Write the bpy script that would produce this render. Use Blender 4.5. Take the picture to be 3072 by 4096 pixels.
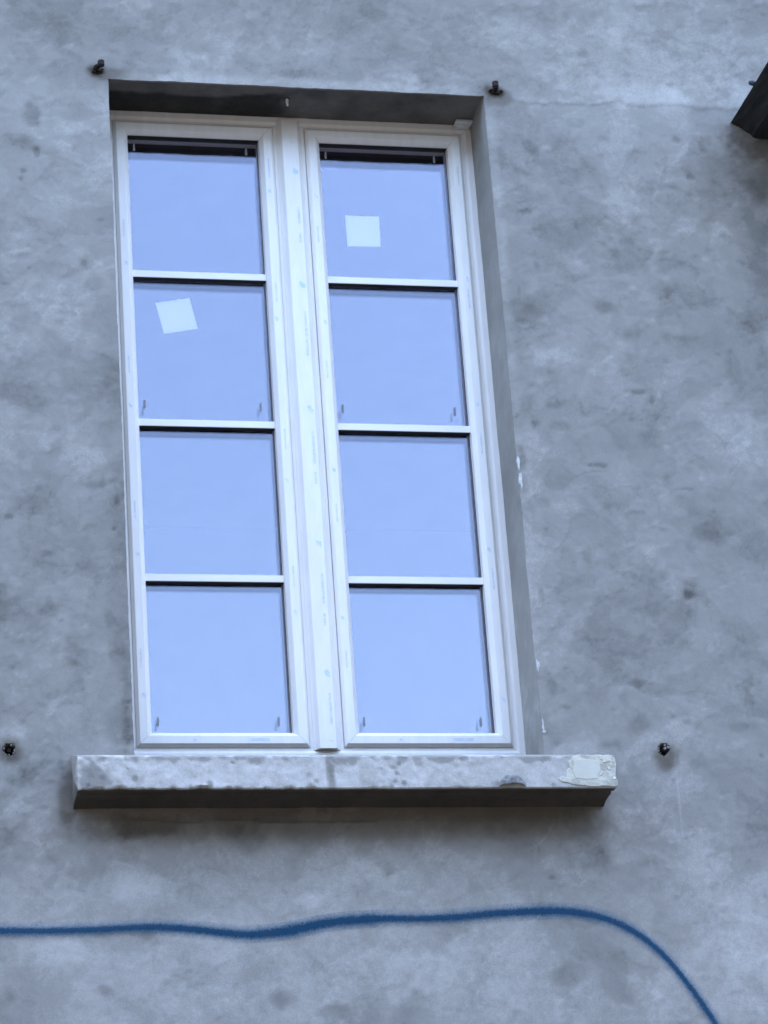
import bpy, bmesh, math, random
import numpy as np
from mathutils import Vector, Matrix

# ------------------------------------------------------------------ camera, sky, sun, exposure
S = bpy.context.scene
C = S.collection
for o in list(bpy.data.objects):
    bpy.data.objects.remove(o)

EXPOSURE = 3.42
SKY_STRENGTH = 0.15
SUN_ELEV, SUN_ROT = math.radians(70), math.radians(10)

cam_data = bpy.data.cameras.new('camera')
cam = bpy.data.objects.new('camera', cam_data)
C.objects.link(cam)
cr = Vector((0.9770352453213083, -0.20213095812069323, -0.06741813679672332))
cu = Vector((-0.015769325602267667, -0.3841269299634572, 0.9231456169244908))
cf = Vector((0.2124934299454475, 0.9008826657484645, 0.37849301814427094))
m = Matrix((cr, cu, -cf)).transposed().to_4x4()
m.translation = (-1.1769, -8.2764, 1.6001)
cam.matrix_world = m
cam_data.sensor_fit = 'VERTICAL'
cam_data.sensor_height = 36.0
cam_data.lens = 108.514
cam_data.clip_start = 0.1
cam_data.clip_end = 2000
S.camera = cam

world = bpy.data.worlds.new('World')
S.world = world
world.use_nodes = True
wn = world.node_tree.nodes
wl = world.node_tree.links
wn.clear()
wo = wn.new('ShaderNodeOutputWorld')
bg = wn.new('ShaderNodeBackground')
sk = wn.new('ShaderNodeTexSky')
sk.sky_type = 'NISHITA'
sk.sun_disc = False
sk.sun_elevation = SUN_ELEV
sk.sun_rotation = SUN_ROT
sk.altitude = 150
sk.air_density = 1.0
sk.dust_density = 2.0
sk.ozone_density = 0.3
bg.inputs['Strength'].default_value = SKY_STRENGTH
wl.new(sk.outputs[0], bg.inputs['Color'])
wl.new(bg.outputs[0], wo.inputs['Surface'])

sun_data = bpy.data.lights.new('sun', 'SUN')
sun_data.energy = 2.0
sun_data.angle = math.radians(0.5)
sun_data.color = (1.0, 0.95, 0.87)
sun = bpy.data.objects.new('sun', sun_data)
C.objects.link(sun)
sd = Vector((math.sin(SUN_ROT) * math.cos(SUN_ELEV), math.cos(SUN_ROT) * math.cos(SUN_ELEV), math.sin(SUN_ELEV)))
sun.rotation_euler = sd.to_track_quat('Z', 'Y').to_euler()
sun.location = (0, 12, 20)

S.view_settings.view_transform = 'Standard'
S.view_settings.look = 'None'
S.view_settings.gamma = 1.0
S.view_settings.use_curve_mapping = False
S.view_settings.exposure = EXPOSURE
S.cycles.transparent_max_bounces = 24
S.cycles.max_bounces = 10
S.cycles.filter_width = 1.6

# ------------------------------------------------------------------ helpers
rnd = random.Random(7)
DEP = 0.1928            # how far the window frame sits behind the wall face
TOP = 6.5193            # underside of the lintel
W = 1.2                 # width of the opening
FB = 4.3705             # lower edge of the window frame


class MB:
    """collects vertices and faces for one mesh object"""
    def __init__(self):
        self.v, self.f = [], []

    def add(self, vs, fs):
        n = len(self.v)
        self.v += [tuple(p) for p in vs]
        self.f += [tuple(i + n for i in f) for f in fs]
        return self

    def box(self, a, b):
        (x0, y0, z0), (x1, y1, z1) = a, b
        return self.add([(x0, y0, z0), (x1, y0, z0), (x1, y1, z0), (x0, y1, z0), (x0, y0, z1), (x1, y0, z1), (x1, y1, z1), (x0, y1, z1)],
                        [(0, 3, 2, 1), (4, 5, 6, 7), (0, 1, 5, 4), (1, 2, 6, 5), (2, 3, 7, 6), (3, 0, 4, 7)])

    def tube(self, pts, rads, n=12, cap=True):
        """round bar through pts"""
        rings = []
        pts = [Vector(p) for p in pts]
        for i, p in enumerate(pts):
            t = (pts[min(i + 1, len(pts) - 1)] - pts[max(i - 1, 0)]).normalized()
            a = Vector((0, 0, 1)) if abs(t.z) < 0.9 else Vector((1, 0, 0))
            u = t.cross(a).normalized()
            w = t.cross(u).normalized()
            rings.append([p + (u * math.cos(2 * math.pi * k / n) + w * math.sin(2 * math.pi * k / n)) * rads[i] for k in range(n)])
        vs = [p for r in rings for p in r]
        fs = [(i * n + k, i * n + (k + 1) % n, (i + 1) * n + (k + 1) % n, (i + 1) * n + k) for i in range(len(rings) - 1) for k in range(n)]
        if cap:
            fs += [tuple(range(n - 1, -1, -1)), tuple((len(rings) - 1) * n + k for k in range(n))]
        return self.add(vs, fs)

    def prism(self, outline, y0, y1, jit=0.0):
        """outline in (x, z) pushed from y0 to y1"""
        n = len(outline)
        vs = [(x, y0, z) for x, z in outline] + [(x + rnd.uniform(-jit, jit), y1, z + rnd.uniform(-jit, jit)) for x, z in outline]
        fs = [tuple(range(n)), tuple(range(2 * n - 1, n - 1, -1))] + [(k, n + k, n + (k + 1) % n, (k + 1) % n) for k in range(n)]
        return self.add(vs, fs)

    def build(self, name, mat, parent=None, smooth=False, bevel=0.0, seg=2, loc=None):
        me = bpy.data.meshes.new(name)
        me.from_pydata(self.v, [], self.f)
        bm = bmesh.new()
        bm.from_mesh(me)
        bmesh.ops.recalc_face_normals(bm, faces=bm.faces)
        bm.to_mesh(me)
        bm.free()
        me.materials.append(mat)
        if smooth:
            me.polygons.foreach_set('use_smooth', [True] * len(me.polygons))
        o = bpy.data.objects.new(name, me)
        C.objects.link(o)
        if parent:
            o.parent = parent
        if bevel:
            b = o.modifiers.new('bevel', 'BEVEL')
            b.width = bevel
            b.segments = seg
            b.limit_method = 'ANGLE'
            b.angle_limit = math.radians(25)
        return o


def empty(name, parent=None):
    o = bpy.data.objects.new(name, None)
    C.objects.link(o)
    o.empty_display_size = 0.1
    if parent:
        o.parent = parent
    return o


def tag(o, label=None, cat=None, group=None, kind=None):
    for k, v in (('label', label), ('category', cat), ('group', group), ('kind', kind)):
        if v:
            o[k] = v
    return o


def nodes(name):
    mt = bpy.data.materials.new(name)
    mt.use_nodes = True
    nt = mt.node_tree
    return mt, nt.nodes, nt.links, nt.nodes['Principled BSDF']


def noise_mat(name, c0, c1, scale=8, rough=0.8, bump=0.0, bscale=None, detail=5, stretch=(1, 1, 1), lo=0.35, hi=0.65, spec=0.3):
    mt, n, l, p = nodes(name)
    tc = n.new('ShaderNodeTexCoord')
    mp = n.new('ShaderNodeMapping')
    mp.inputs['Scale'].default_value = stretch
    l.new(tc.outputs['Object'], mp.inputs['Vector'])
    t = n.new('ShaderNodeTexNoise')
    t.inputs['Scale'].default_value = scale
    t.inputs['Detail'].default_value = detail
    t.inputs['Roughness'].default_value = 0.62
    l.new(mp.outputs[0], t.inputs['Vector'])
    r = n.new('ShaderNodeValToRGB')
    r.color_ramp.elements[0].position = lo
    r.color_ramp.elements[1].position = hi
    r.color_ramp.elements[0].color = (*c0, 1)
    r.color_ramp.elements[1].color = (*c1, 1)
    l.new(t.outputs[0], r.inputs[0])
    l.new(r.outputs[0], p.inputs['Base Color'])
    p.inputs['Roughness'].default_value = rough
    p.inputs['Specular IOR Level'].default_value = spec
    if bump:
        b = n.new('ShaderNodeTexNoise')
        b.inputs['Scale'].default_value = bscale or scale * 6
        b.inputs['Detail'].default_value = 6
        l.new(mp.outputs[0], b.inputs['Vector'])
        bp = n.new('ShaderNodeBump')
        bp.inputs['Strength'].default_value = bump
        bp.inputs['Distance'].default_value = 0.004
        l.new(b.outputs[0], bp.inputs['Height'])
        l.new(bp.outputs[0], p.inputs['Normal'])
    return mt


# ------------------------------------------------------------------ materials
def render_mat():
    """cement render: tone attribute (trowel patches, stains) broken up by fine noise"""
    mt, n, l, p = nodes('cement_render')
    at = n.new('ShaderNodeAttribute')
    at.attribute_name = 'tone'
    tc = n.new('ShaderNodeTexCoord')
    n1 = n.new('ShaderNodeTexNoise')
    n1.inputs['Scale'].default_value = 38
    n1.inputs['Detail'].default_value = 7
    n1.inputs['Roughness'].default_value = 0.65
    l.new(tc.outputs['Object'], n1.inputs['Vector'])
    n2 = n.new('ShaderNodeTexNoise')
    n2.inputs['Scale'].default_value = 260
    n2.inputs['Detail'].default_value = 3
    l.new(tc.outputs['Object'], n2.inputs['Vector'])

    def mad(src, mul, add):
        q = n.new('ShaderNodeMath')
        q.operation = 'MULTIPLY_ADD'
        q.inputs[1].default_value = mul
        q.inputs[2].default_value = add
        l.new(src, q.inputs[0])
        return q.outputs[0]

    def plus(a, b):
        q = n.new('ShaderNodeMath')
        q.operation = 'ADD'
        l.new(a, q.inputs[0])
        l.new(b, q.inputs[1])
        return q.outputs[0]
    n3 = n.new('ShaderNodeTexNoise')
    n3.inputs['Scale'].default_value = 105
    n3.inputs['Detail'].default_value = 4
    n3.inputs['Roughness'].default_value = 0.7
    l.new(tc.outputs['Object'], n3.inputs['Vector'])
    fl = n.new('ShaderNodeMapRange')
    fl.inputs['From Min'].default_value = 0.64
    fl.inputs['From Max'].default_value = 0.72
    fl.inputs['To Max'].default_value = -0.16
    l.new(n3.outputs[0], fl.inputs['Value'])
    s = plus(plus(at.outputs['Fac'], mad(n1.outputs[0], 0.20, -0.10)), mad(n2.outputs[0], 0.20, -0.10))
    s = plus(plus(s, mad(n3.outputs[0], 0.13, -0.065)), fl.outputs[0])
    r = n.new('ShaderNodeValToRGB')
    e = r.color_ramp.elements
    e[0].position, e[0].color = 0.0, (0.066, 0.067, 0.065, 1)
    e[1].position, e[1].color = 1.0, (0.60, 0.578, 0.545, 1)
    for pos, c in ((0.3, (0.180, 0.170, 0.152)), (0.5, (0.247, 0.234, 0.210)), (0.7, (0.311, 0.294, 0.265)), (0.88, (0.455, 0.432, 0.395))):
        k = e.new(pos)
        k.color = (*c, 1)
    l.new(s, r.inputs[0])
    # rusty brown grime and painted shade, second attribute
    a2 = n.new('ShaderNodeAttribute')
    a2.attribute_name = 'grime_shade'
    mx = n.new('ShaderNodeMix')
    mx.data_type = 'RGBA'
    mx.blend_type = 'MULTIPLY'
    l.new(a2.outputs['Fac'], mx.inputs['Factor'])
    l.new(r.outputs[0], mx.inputs['A'])
    mx.inputs['B'].default_value = (0.36, 0.31, 0.255, 1)
    l.new(mx.outputs['Result'], p.inputs['Base Color'])
    p.inputs['Roughness'].default_value = 0.92
    p.inputs['Specular IOR Level'].default_value = 0.15
    bp = n.new('ShaderNodeBump')
    bp.inputs['Strength'].default_value = 0.35
    bp.inputs['Distance'].default_value = 0.003
    l.new(plus(n1.outputs[0], mad(n2.outputs[0], 0.35, 0)), bp.inputs['Height'])
    l.new(bp.outputs[0], p.inputs['Normal'])
    return mt


def glass_mat(name, refl, tint):
    mt, n, l, p = nodes(name)
    n.remove(p)
    out = n['Material Output']
    lw = n.new('ShaderNodeFresnel')
    lw.inputs['IOR'].default_value = 1.5
    ad = n.new('ShaderNodeMath')
    ad.operation = 'ADD'
    ad.inputs[1].default_value = refl
    l.new(lw.outputs[0], ad.inputs[0])
    gl = n.new('ShaderNodeBsdfGlossy')
    gl.inputs['Color'].default_value = (*tint, 1)
    gl.inputs['Roughness'].default_value = 0.012
    tr = n.new('ShaderNodeBsdfTransparent')
    tr.inputs['Color'].default_value = (1.0, 1.0, 1.0, 1)
    mx = n.new('ShaderNodeMixShader')
    l.new(ad.outputs[0], mx.inputs[0])
    l.new(tr.outputs[0], mx.inputs[1])
    l.new(gl.outputs[0], mx.inputs[2])
    l.new(mx.outputs[0], out.inputs['Surface'])
    return mt


def spray_mat():
    """blue paint mist: opaque in the middle of the ribbon, granular and thin at the edges"""
    mt, n, l, p = nodes('blue_spray_paint')
    out = n['Material Output']
    uv = n.new('ShaderNodeUVMap')
    uv.uv_map = 'stroke'
    sp = n.new('ShaderNodeSeparateXYZ')
    l.new(uv.outputs[0], sp.inputs[0])
    tc = n.new('ShaderNodeTexCoord')
    t1 = n.new('ShaderNodeTexNoise')
    t1.inputs['Scale'].default_value = 330
    t1.inputs['Detail'].default_value = 4
    t2 = n.new('ShaderNodeTexNoise')
    t2.inputs['Scale'].default_value = 55
    t2.inputs['Detail'].default_value = 4
    l.new(tc.outputs['Object'], t1.inputs['Vector'])
    l.new(tc.outputs['Object'], t2.inputs['Vector'])

    def op(kind, a, b=None, c=None):
        q = n.new('ShaderNodeMath')
        q.operation = kind
        for i, v in enumerate((a, b, c)):
            if v is None:
                continue
            if isinstance(v, (int, float)):
                q.inputs[i].default_value = v
            else:
                l.new(v, q.inputs[i])
        return q.outputs[0]
    at = n.new('ShaderNodeAttribute')
    at.attribute_name = 'core'
    raw = op('DIVIDE', op('ABSOLUTE', sp.outputs['Y']), at.outputs['Fac'])
    dist = op('ADD', raw, op('MULTIPLY_ADD', t1.outputs[0], 2.0, -1.0))
    dist = op('ADD', dist, op('MULTIPLY_ADD', t2.outputs[0], 0.8, -0.4))

    def fall(src, far, near):
        q = n.new('ShaderNodeMapRange')
        q.interpolation_type = 'SMOOTHSTEP'
        q.inputs['From Min'].default_value = far
        q.inputs['From Max'].default_value = near
        l.new(src, q.inputs['Value'])
        return q.outputs[0]
    core = op('MULTIPLY', fall(dist, 1.65, 0.45), op('MULTIPLY_ADD', t2.outputs[0], 0.7, 0.58))
    mist = op('MULTIPLY', fall(dist, 3.6, 0.6), fall(t1.outputs[0], 0.32, 0.60))
    alpha = op('MINIMUM', op('MAXIMUM', core, op('MULTIPLY', mist, 0.55)), 0.93)
    tr = n.new('ShaderNodeBsdfTransparent')
    mx = n.new('ShaderNodeMixShader')
    l.new(alpha, mx.inputs[0])
    l.new(tr.outputs[0], mx.inputs[1])
    l.new(p.outputs[0], mx.inputs[2])
    l.new(mx.outputs[0], out.inputs['Surface'])
    cm = n.new('ShaderNodeMix')          # a thin mist of the paint is a clearer blue than the full coat
    cm.data_type = 'RGBA'
    cm.inputs['A'].default_value = (0.045, 0.165, 0.28, 1)
    cm.inputs['B'].default_value = (0.005, 0.052, 0.112, 1)
    l.new(fall(alpha, 0.25, 0.85), cm.inputs['Factor'])
    l.new(cm.outputs['Result'], p.inputs['Base Color'])
    p.inputs['Roughness'].default_value = 0.7
    p.inputs['Specular IOR Level'].default_value = 0.2
    return mt


M = {
    'render': render_mat(),
    'pvc': noise_mat('white_pvc', (0.80, 0.765, 0.72), (0.85, 0.815, 0.765), 14, 0.38, stretch=(3, 1, 0.6), spec=0.35),
    'pvc_bar': noise_mat('white_pvc_bar', (0.82, 0.79, 0.745), (0.86, 0.83, 0.785), 14, 0.35, stretch=(0.6, 1, 3), spec=0.35),
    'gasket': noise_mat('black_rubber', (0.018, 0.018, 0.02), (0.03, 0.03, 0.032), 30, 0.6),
    'gasket_grey': noise_mat('grey_rubber', (0.07, 0.07, 0.075), (0.10, 0.10, 0.105), 30, 0.6),
    'glass_out': glass_mat('coated_glass', 0.012, (0.80, 0.805, 0.96)),
    'glass_in': glass_mat('inner_glass', 0.0, (0.80, 0.805, 0.96)),
    'paper': noise_mat('white_paper', (0.88, 0.88, 0.85), (0.91, 0.91, 0.88), 9, 0.75),
    'tape': noise_mat('white_tape', (0.86, 0.86, 0.85), (0.9, 0.9, 0.89), 20, 0.4),
    'clip': noise_mat('grey_plastic', (0.20, 0.20, 0.21), (0.27, 0.27, 0.28), 60, 0.5),
    'print': noise_mat('pale_blue_print', (0.52, 0.66, 0.74), (0.74, 0.76, 0.76), 60, 0.4, lo=0.42, hi=0.6),
    'print_grey': noise_mat('faint_grey_print', (0.60, 0.64, 0.67), (0.74, 0.75, 0.76), 90, 0.4, lo=0.4, hi=0.6),
    'iron': noise_mat('rusty_iron', (0.016, 0.014, 0.014), (0.05, 0.036, 0.03), 60, 0.75, bump=0.5, bscale=200, spec=0.1),
    'crumb': noise_mat('crumbled_mortar', (0.10, 0.095, 0.09), (0.27, 0.26, 0.25), 70, 0.95, bump=0.6, bscale=180),
    'plaster': noise_mat('pale_plaster', (0.42, 0.41, 0.40), (0.66, 0.65, 0.63), 70, 0.9, bump=0.4, bscale=200),
    'rust': noise_mat('rust_brown', (0.05, 0.035, 0.028), (0.09, 0.06, 0.045), 60, 0.9),
    'rim': noise_mat('wall_mortar', (0.14, 0.135, 0.135), (0.30, 0.29, 0.29), 60, 0.95, bump=0.5, bscale=200),
    'chip': noise_mat('white_plaster', (0.62, 0.62, 0.60), (0.8, 0.8, 0.78), 50, 0.9, bump=0.4, bscale=200),
    'plug': noise_mat('white_plastic', (0.7, 0.7, 0.68), (0.8, 0.8, 0.78), 40, 0.5),
    'tar': noise_mat('tarred_timber', (0.010, 0.009, 0.009), (0.03, 0.028, 0.028), 9, 0.8, bump=0.5, bscale=70, stretch=(3, 0.6, 3)),
    'bolt': noise_mat('dark_steel', (0.02, 0.025, 0.035), (0.05, 0.055, 0.07), 60, 0.5),
    'patch': noise_mat('beige_filler', (0.42, 0.40, 0.33), (0.62, 0.59, 0.48), 26, 0.9, bump=0.6, bscale=110, lo=0.4, hi=0.56),
    'patch_smooth': noise_mat('smooth_beige_filler', (0.56, 0.535, 0.44), (0.62, 0.595, 0.50), 22, 0.85),
    'room': noise_mat('bare_room_plaster', (0.05, 0.05, 0.05), (0.07, 0.068, 0.066), 2, 0.9),
    'tile': noise_mat('roof_tile', (0.10, 0.05, 0.035), (0.2, 0.1, 0.07), 6, 0.85),
    'brown': noise_mat('blocker_brick', (0.034, 0.032, 0.028), (0.055, 0.052, 0.045), 5, 0.9),
    'asphalt': noise_mat('asphalt', (0.022, 0.022, 0.023), (0.034, 0.033, 0.033), 3, 0.9, bump=0.4, bscale=60),
    'spray': spray_mat(),
}

# ------------------------------------------------------------------ ground
g = MB().box((-150, -150, -0.5), (150, 150, 0.0)).build('ground', M['asphalt'])
tag(g, kind='structure')
# unseen dark houses added behind the camera, shaped to shade the lower sky
for bx0, bx1, by, bh in ((-40, 0.4, -12.5, 12.0), (0.6, 7.4, -13.2, 7.7), (7.6, 45, -12.5, 12.0)):
    ob = MB().box((bx0, by - 8, 0.002), (bx1, by, bh))
    ob.add([(bx0 - 0.08, by - 8.3, bh + 0.002), (bx1 + 0.08, by - 8.3, bh + 0.002), (bx1 + 0.08, by + 0.2, bh + 0.002), (bx0 - 0.08, by + 0.2, bh + 0.002), (bx0 - 0.08, by - 4, bh + 1.6), (bx1 + 0.08, by - 4, bh + 1.6)],
           [(0, 3, 2, 1), (0, 1, 5, 4), (2, 3, 4, 5), (1, 2, 5), (3, 0, 4)])
    tag(ob.build('opposite_sky_blocker', M['brown']), kind='structure')

# ------------------------------------------------------------------ noise on arrays
rs = np.random.RandomState(11)


def vnoise(x, y, seed):
    r = np.random.RandomState(seed)
    T = r.rand(257, 257)
    xi, yi = np.floor(x).astype(int), np.floor(y).astype(int)
    fx, fy = x - xi, y - yi
    fx, fy = fx * fx * (3 - 2 * fx), fy * fy * (3 - 2 * fy)
    xi, yi = xi % 256, yi % 256
    a, b, c, d = T[xi, yi], T[xi + 1, yi], T[xi, yi + 1], T[xi + 1, yi + 1]
    return (a * (1 - fx) + b * fx) * (1 - fy) + (c * (1 - fx) + d * fx) * fy


def fbm(x, y, lam, seed, octs=4, gain=0.55):
    s, a, t = 0, 1.0, 0
    for k in range(octs):
        s = s + a * (vnoise(x / lam * 2 ** k + 37.1, y / lam * 2 ** k + 91.7, seed + k) - 0.5)
        t += a
        a *= gain
    return s / t * 2


def sstep(a, b, x):
    t = np.clip((x - a) / (b - a), 0, 1)
    return t * t * (3 - 2 * t)


# stains, damp patches, trowel marks, pits and painted under-sill shadow on the render: x, z, half width, half height, darkness (below 0: paler)
STAINS_SHADE = [(-0.153,6.652,0.047,0.063,0.50),(0.170,6.728,0.063,0.036,0.45),(0.471,6.737,0.048,0.020,0.35),(-0.231,6.384,0.029,0.048,0.50),(-0.276,6.293,0.038,0.026,0.40),(-0.231,6.246,0.011,0.016,1.10),(-0.180,6.154,0.034,0.016,0.40),(-0.271,6.182,0.009,0.009,0.90),(0.581,6.567,0.060,0.020,0.35),(-0.100,6.616,0.330,0.213,0.22),(-0.238,6.374,0.027,0.044,0.50),(-0.267,6.285,0.042,0.033,0.45),(-0.278,6.156,0.008,0.008,0.90),(-0.261,5.853,0.013,0.008,1.10),(-0.098,5.875,0.011,0.010,0.70),(-0.074,5.796,0.030,0.040,0.35),(-0.048,5.425,0.060,0.097,0.28),(-0.259,5.414,0.044,0.049,0.25),(-0.085,5.147,0.040,0.017,0.50),(-0.063,5.161,0.009,0.028,0.60),(-0.022,5.103,0.010,0.025,0.75),(-0.034,5.012,0.007,0.006,0.90),(-0.339,5.040,0.012,0.009,1.00),(-0.228,4.928,0.016,0.010,0.70),(-0.230,4.760,0.057,0.028,0.75),(-0.370,4.767,0.034,0.057,0.80),(-0.194,4.723,0.013,0.007,0.90),(-0.153,4.736,0.029,0.009,0.50),(-0.058,4.722,0.012,0.032,0.60),(-0.033,4.635,0.035,0.040,0.70),(-0.017,4.484,0.014,0.201,0.60),(-0.228,4.495,0.030,0.015,0.65),(-0.341,4.580,0.020,0.009,0.60),(-0.047,4.387,0.064,0.074,0.40),(-0.140,4.709,0.007,0.008,0.80),(-0.295,5.093,0.065,0.047,0.25),(-0.138,4.958,0.087,0.074,0.25),(-0.314,4.245,0.034,0.035,0.80),(-0.211,4.301,0.020,0.044,0.60),(-0.252,4.014,0.042,0.019,0.40),(0.107,4.098,0.235,0.036,0.32),(0.535,4.080,0.306,0.037,0.28),(0.307,4.060,0.064,0.036,0.30),(0.463,4.022,0.050,0.044,0.25),(0.028,3.784,0.028,0.023,0.85),(-0.110,3.637,0.041,0.029,0.80),(-0.367,3.620,0.047,0.035,1.00),(0.392,3.607,0.045,0.030,0.95),(0.532,3.571,0.045,0.030,0.95),(0.409,3.914,0.017,0.007,0.70),(0.710,3.963,0.008,0.016,0.80),(0.613,3.662,0.020,0.009,0.70),(0.720,3.966,0.010,0.016,0.60),(1.192,3.948,0.013,0.007,1.00),(1.316,3.989,0.064,0.030,0.45),(1.201,3.664,0.041,0.086,0.65),(1.558,3.885,0.014,0.010,0.70),(1.684,3.894,0.035,0.041,0.40),(1.827,3.886,0.014,0.021,0.60),(1.373,4.131,0.038,0.038,0.25),(1.865,4.314,0.009,0.009,0.90),(1.480,3.988,0.008,0.008,0.60),(1.584,5.685,0.067,0.031,0.65),(1.750,5.684,0.065,0.021,0.70),(1.234,5.441,0.044,0.055,0.50),(1.266,5.368,0.017,0.017,0.90),(1.214,5.402,0.008,0.016,0.90),(1.215,5.258,0.011,0.046,0.90),(1.444,5.242,0.027,0.006,1.00),(1.604,5.492,0.037,0.010,1.00),(1.647,5.469,0.010,0.015,0.80),(1.639,5.338,0.031,0.039,0.50),(1.723,5.169,0.035,0.007,0.80),(1.805,5.094,0.021,0.018,0.90),(1.783,5.053,0.060,0.082,0.40),(1.391,4.926,0.027,0.029,0.65),(1.965,5.062,0.011,0.007,0.90),(1.696,4.822,0.022,0.019,0.70),(1.563,5.090,0.044,0.013,0.60),(1.334,5.437,0.030,0.015,0.60),(1.356,5.372,0.044,0.015,0.50),(1.621,5.601,0.081,0.051,0.30),(1.932,5.561,0.031,0.073,0.45),(1.387,6.328,0.174,0.095,0.40),(1.479,6.263,0.046,0.050,0.50),(1.592,6.379,0.023,0.016,0.80),(1.832,6.391,0.020,0.014,1.00),(1.912,6.359,0.019,0.020,0.70),(1.853,6.253,0.015,0.014,1.00),(1.790,6.219,0.040,0.016,0.60),(1.292,6.107,0.026,0.011,0.80),(1.461,6.067,0.011,0.023,0.80),(1.320,5.916,0.013,0.014,0.70),(1.531,5.785,0.045,0.033,0.75),(1.732,5.834,0.030,0.040,0.60),(1.295,5.758,0.052,0.073,0.45),(1.256,5.824,0.007,0.048,0.60),(1.468,5.843,0.018,0.019,0.50),(1.829,5.931,0.046,0.041,0.40),(1.964,6.610,0.022,0.024,0.60),(2.013,6.566,0.014,0.030,0.70),(2.069,6.628,0.033,0.021,0.50),(1.643,6.155,0.091,0.098,-0.45),(1.460,5.936,0.049,0.053,-0.50),(1.927,5.922,0.050,0.044,-0.40),(2.054,6.001,0.071,0.422,0.40),(2.110,6.402,0.086,0.074,0.50),(1.467,4.636,0.043,0.014,0.75),(1.506,4.537,0.029,0.014,0.75),(1.422,4.457,0.029,0.014,0.75),(1.277,4.464,0.014,0.010,0.90),(1.383,4.509,0.046,0.037,0.50),(1.463,4.493,0.031,0.030,0.50),(1.504,4.416,0.040,0.036,0.60),(1.701,4.819,0.024,0.037,0.65),(1.690,4.762,0.014,0.022,0.60),(1.238,4.808,0.008,0.029,0.60),(1.406,4.350,0.046,0.014,0.60),(1.489,4.269,0.024,0.014,0.70),(1.583,4.238,0.011,0.005,1.00),(1.604,4.432,0.011,0.009,0.80),(1.646,4.418,0.014,0.009,0.70),(1.810,4.411,0.109,0.020,0.45),(1.302,3.997,0.045,0.030,0.15),(1.241,4.536,0.014,0.044,0.50),(1.384,4.071,0.064,0.042,0.15),(1.026,4.084,0.067,0.034,0.35),(1.596,4.180,0.005,0.106,-0.60),(-0.341,4.151,0.077,0.065,-0.50),(-0.315,4.079,0.063,0.086,-0.40),(0.029,3.925,0.119,0.043,-0.60),(-0.254,3.737,0.110,0.070,-0.60),(0.488,3.891,0.100,0.036,-0.60),(1.294,5.593,0.096,0.060,-0.45),(1.935,5.346,0.098,0.110,-0.35),(1.755,6.551,0.281,0.042,-0.45),(1.376,6.513,0.100,0.037,-0.30),(-0.022,6.180,0.085,0.078,-0.30),(-0.028,6.442,0.054,0.062,-0.35),(-0.335,4.408,0.042,0.067,-0.40),(-0.240,4.558,0.078,0.090,-0.30),(0.796,3.671,0.188,0.085,-0.50),(1.754,4.333,0.116,0.046,-0.30),(0.573,6.671,0.210,0.064,-0.25),(1.025,6.752,0.215,0.065,-0.30),(1.523,6.752,0.220,0.056,-0.25),(1.542,6.692,0.020,0.019,0.70),(1.497,6.830,0.017,0.015,0.70),(1.231,6.745,0.018,0.009,0.60),(1.755,6.878,0.051,0.017,0.40),(1.599,6.841,0.042,0.017,0.40)]


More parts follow.
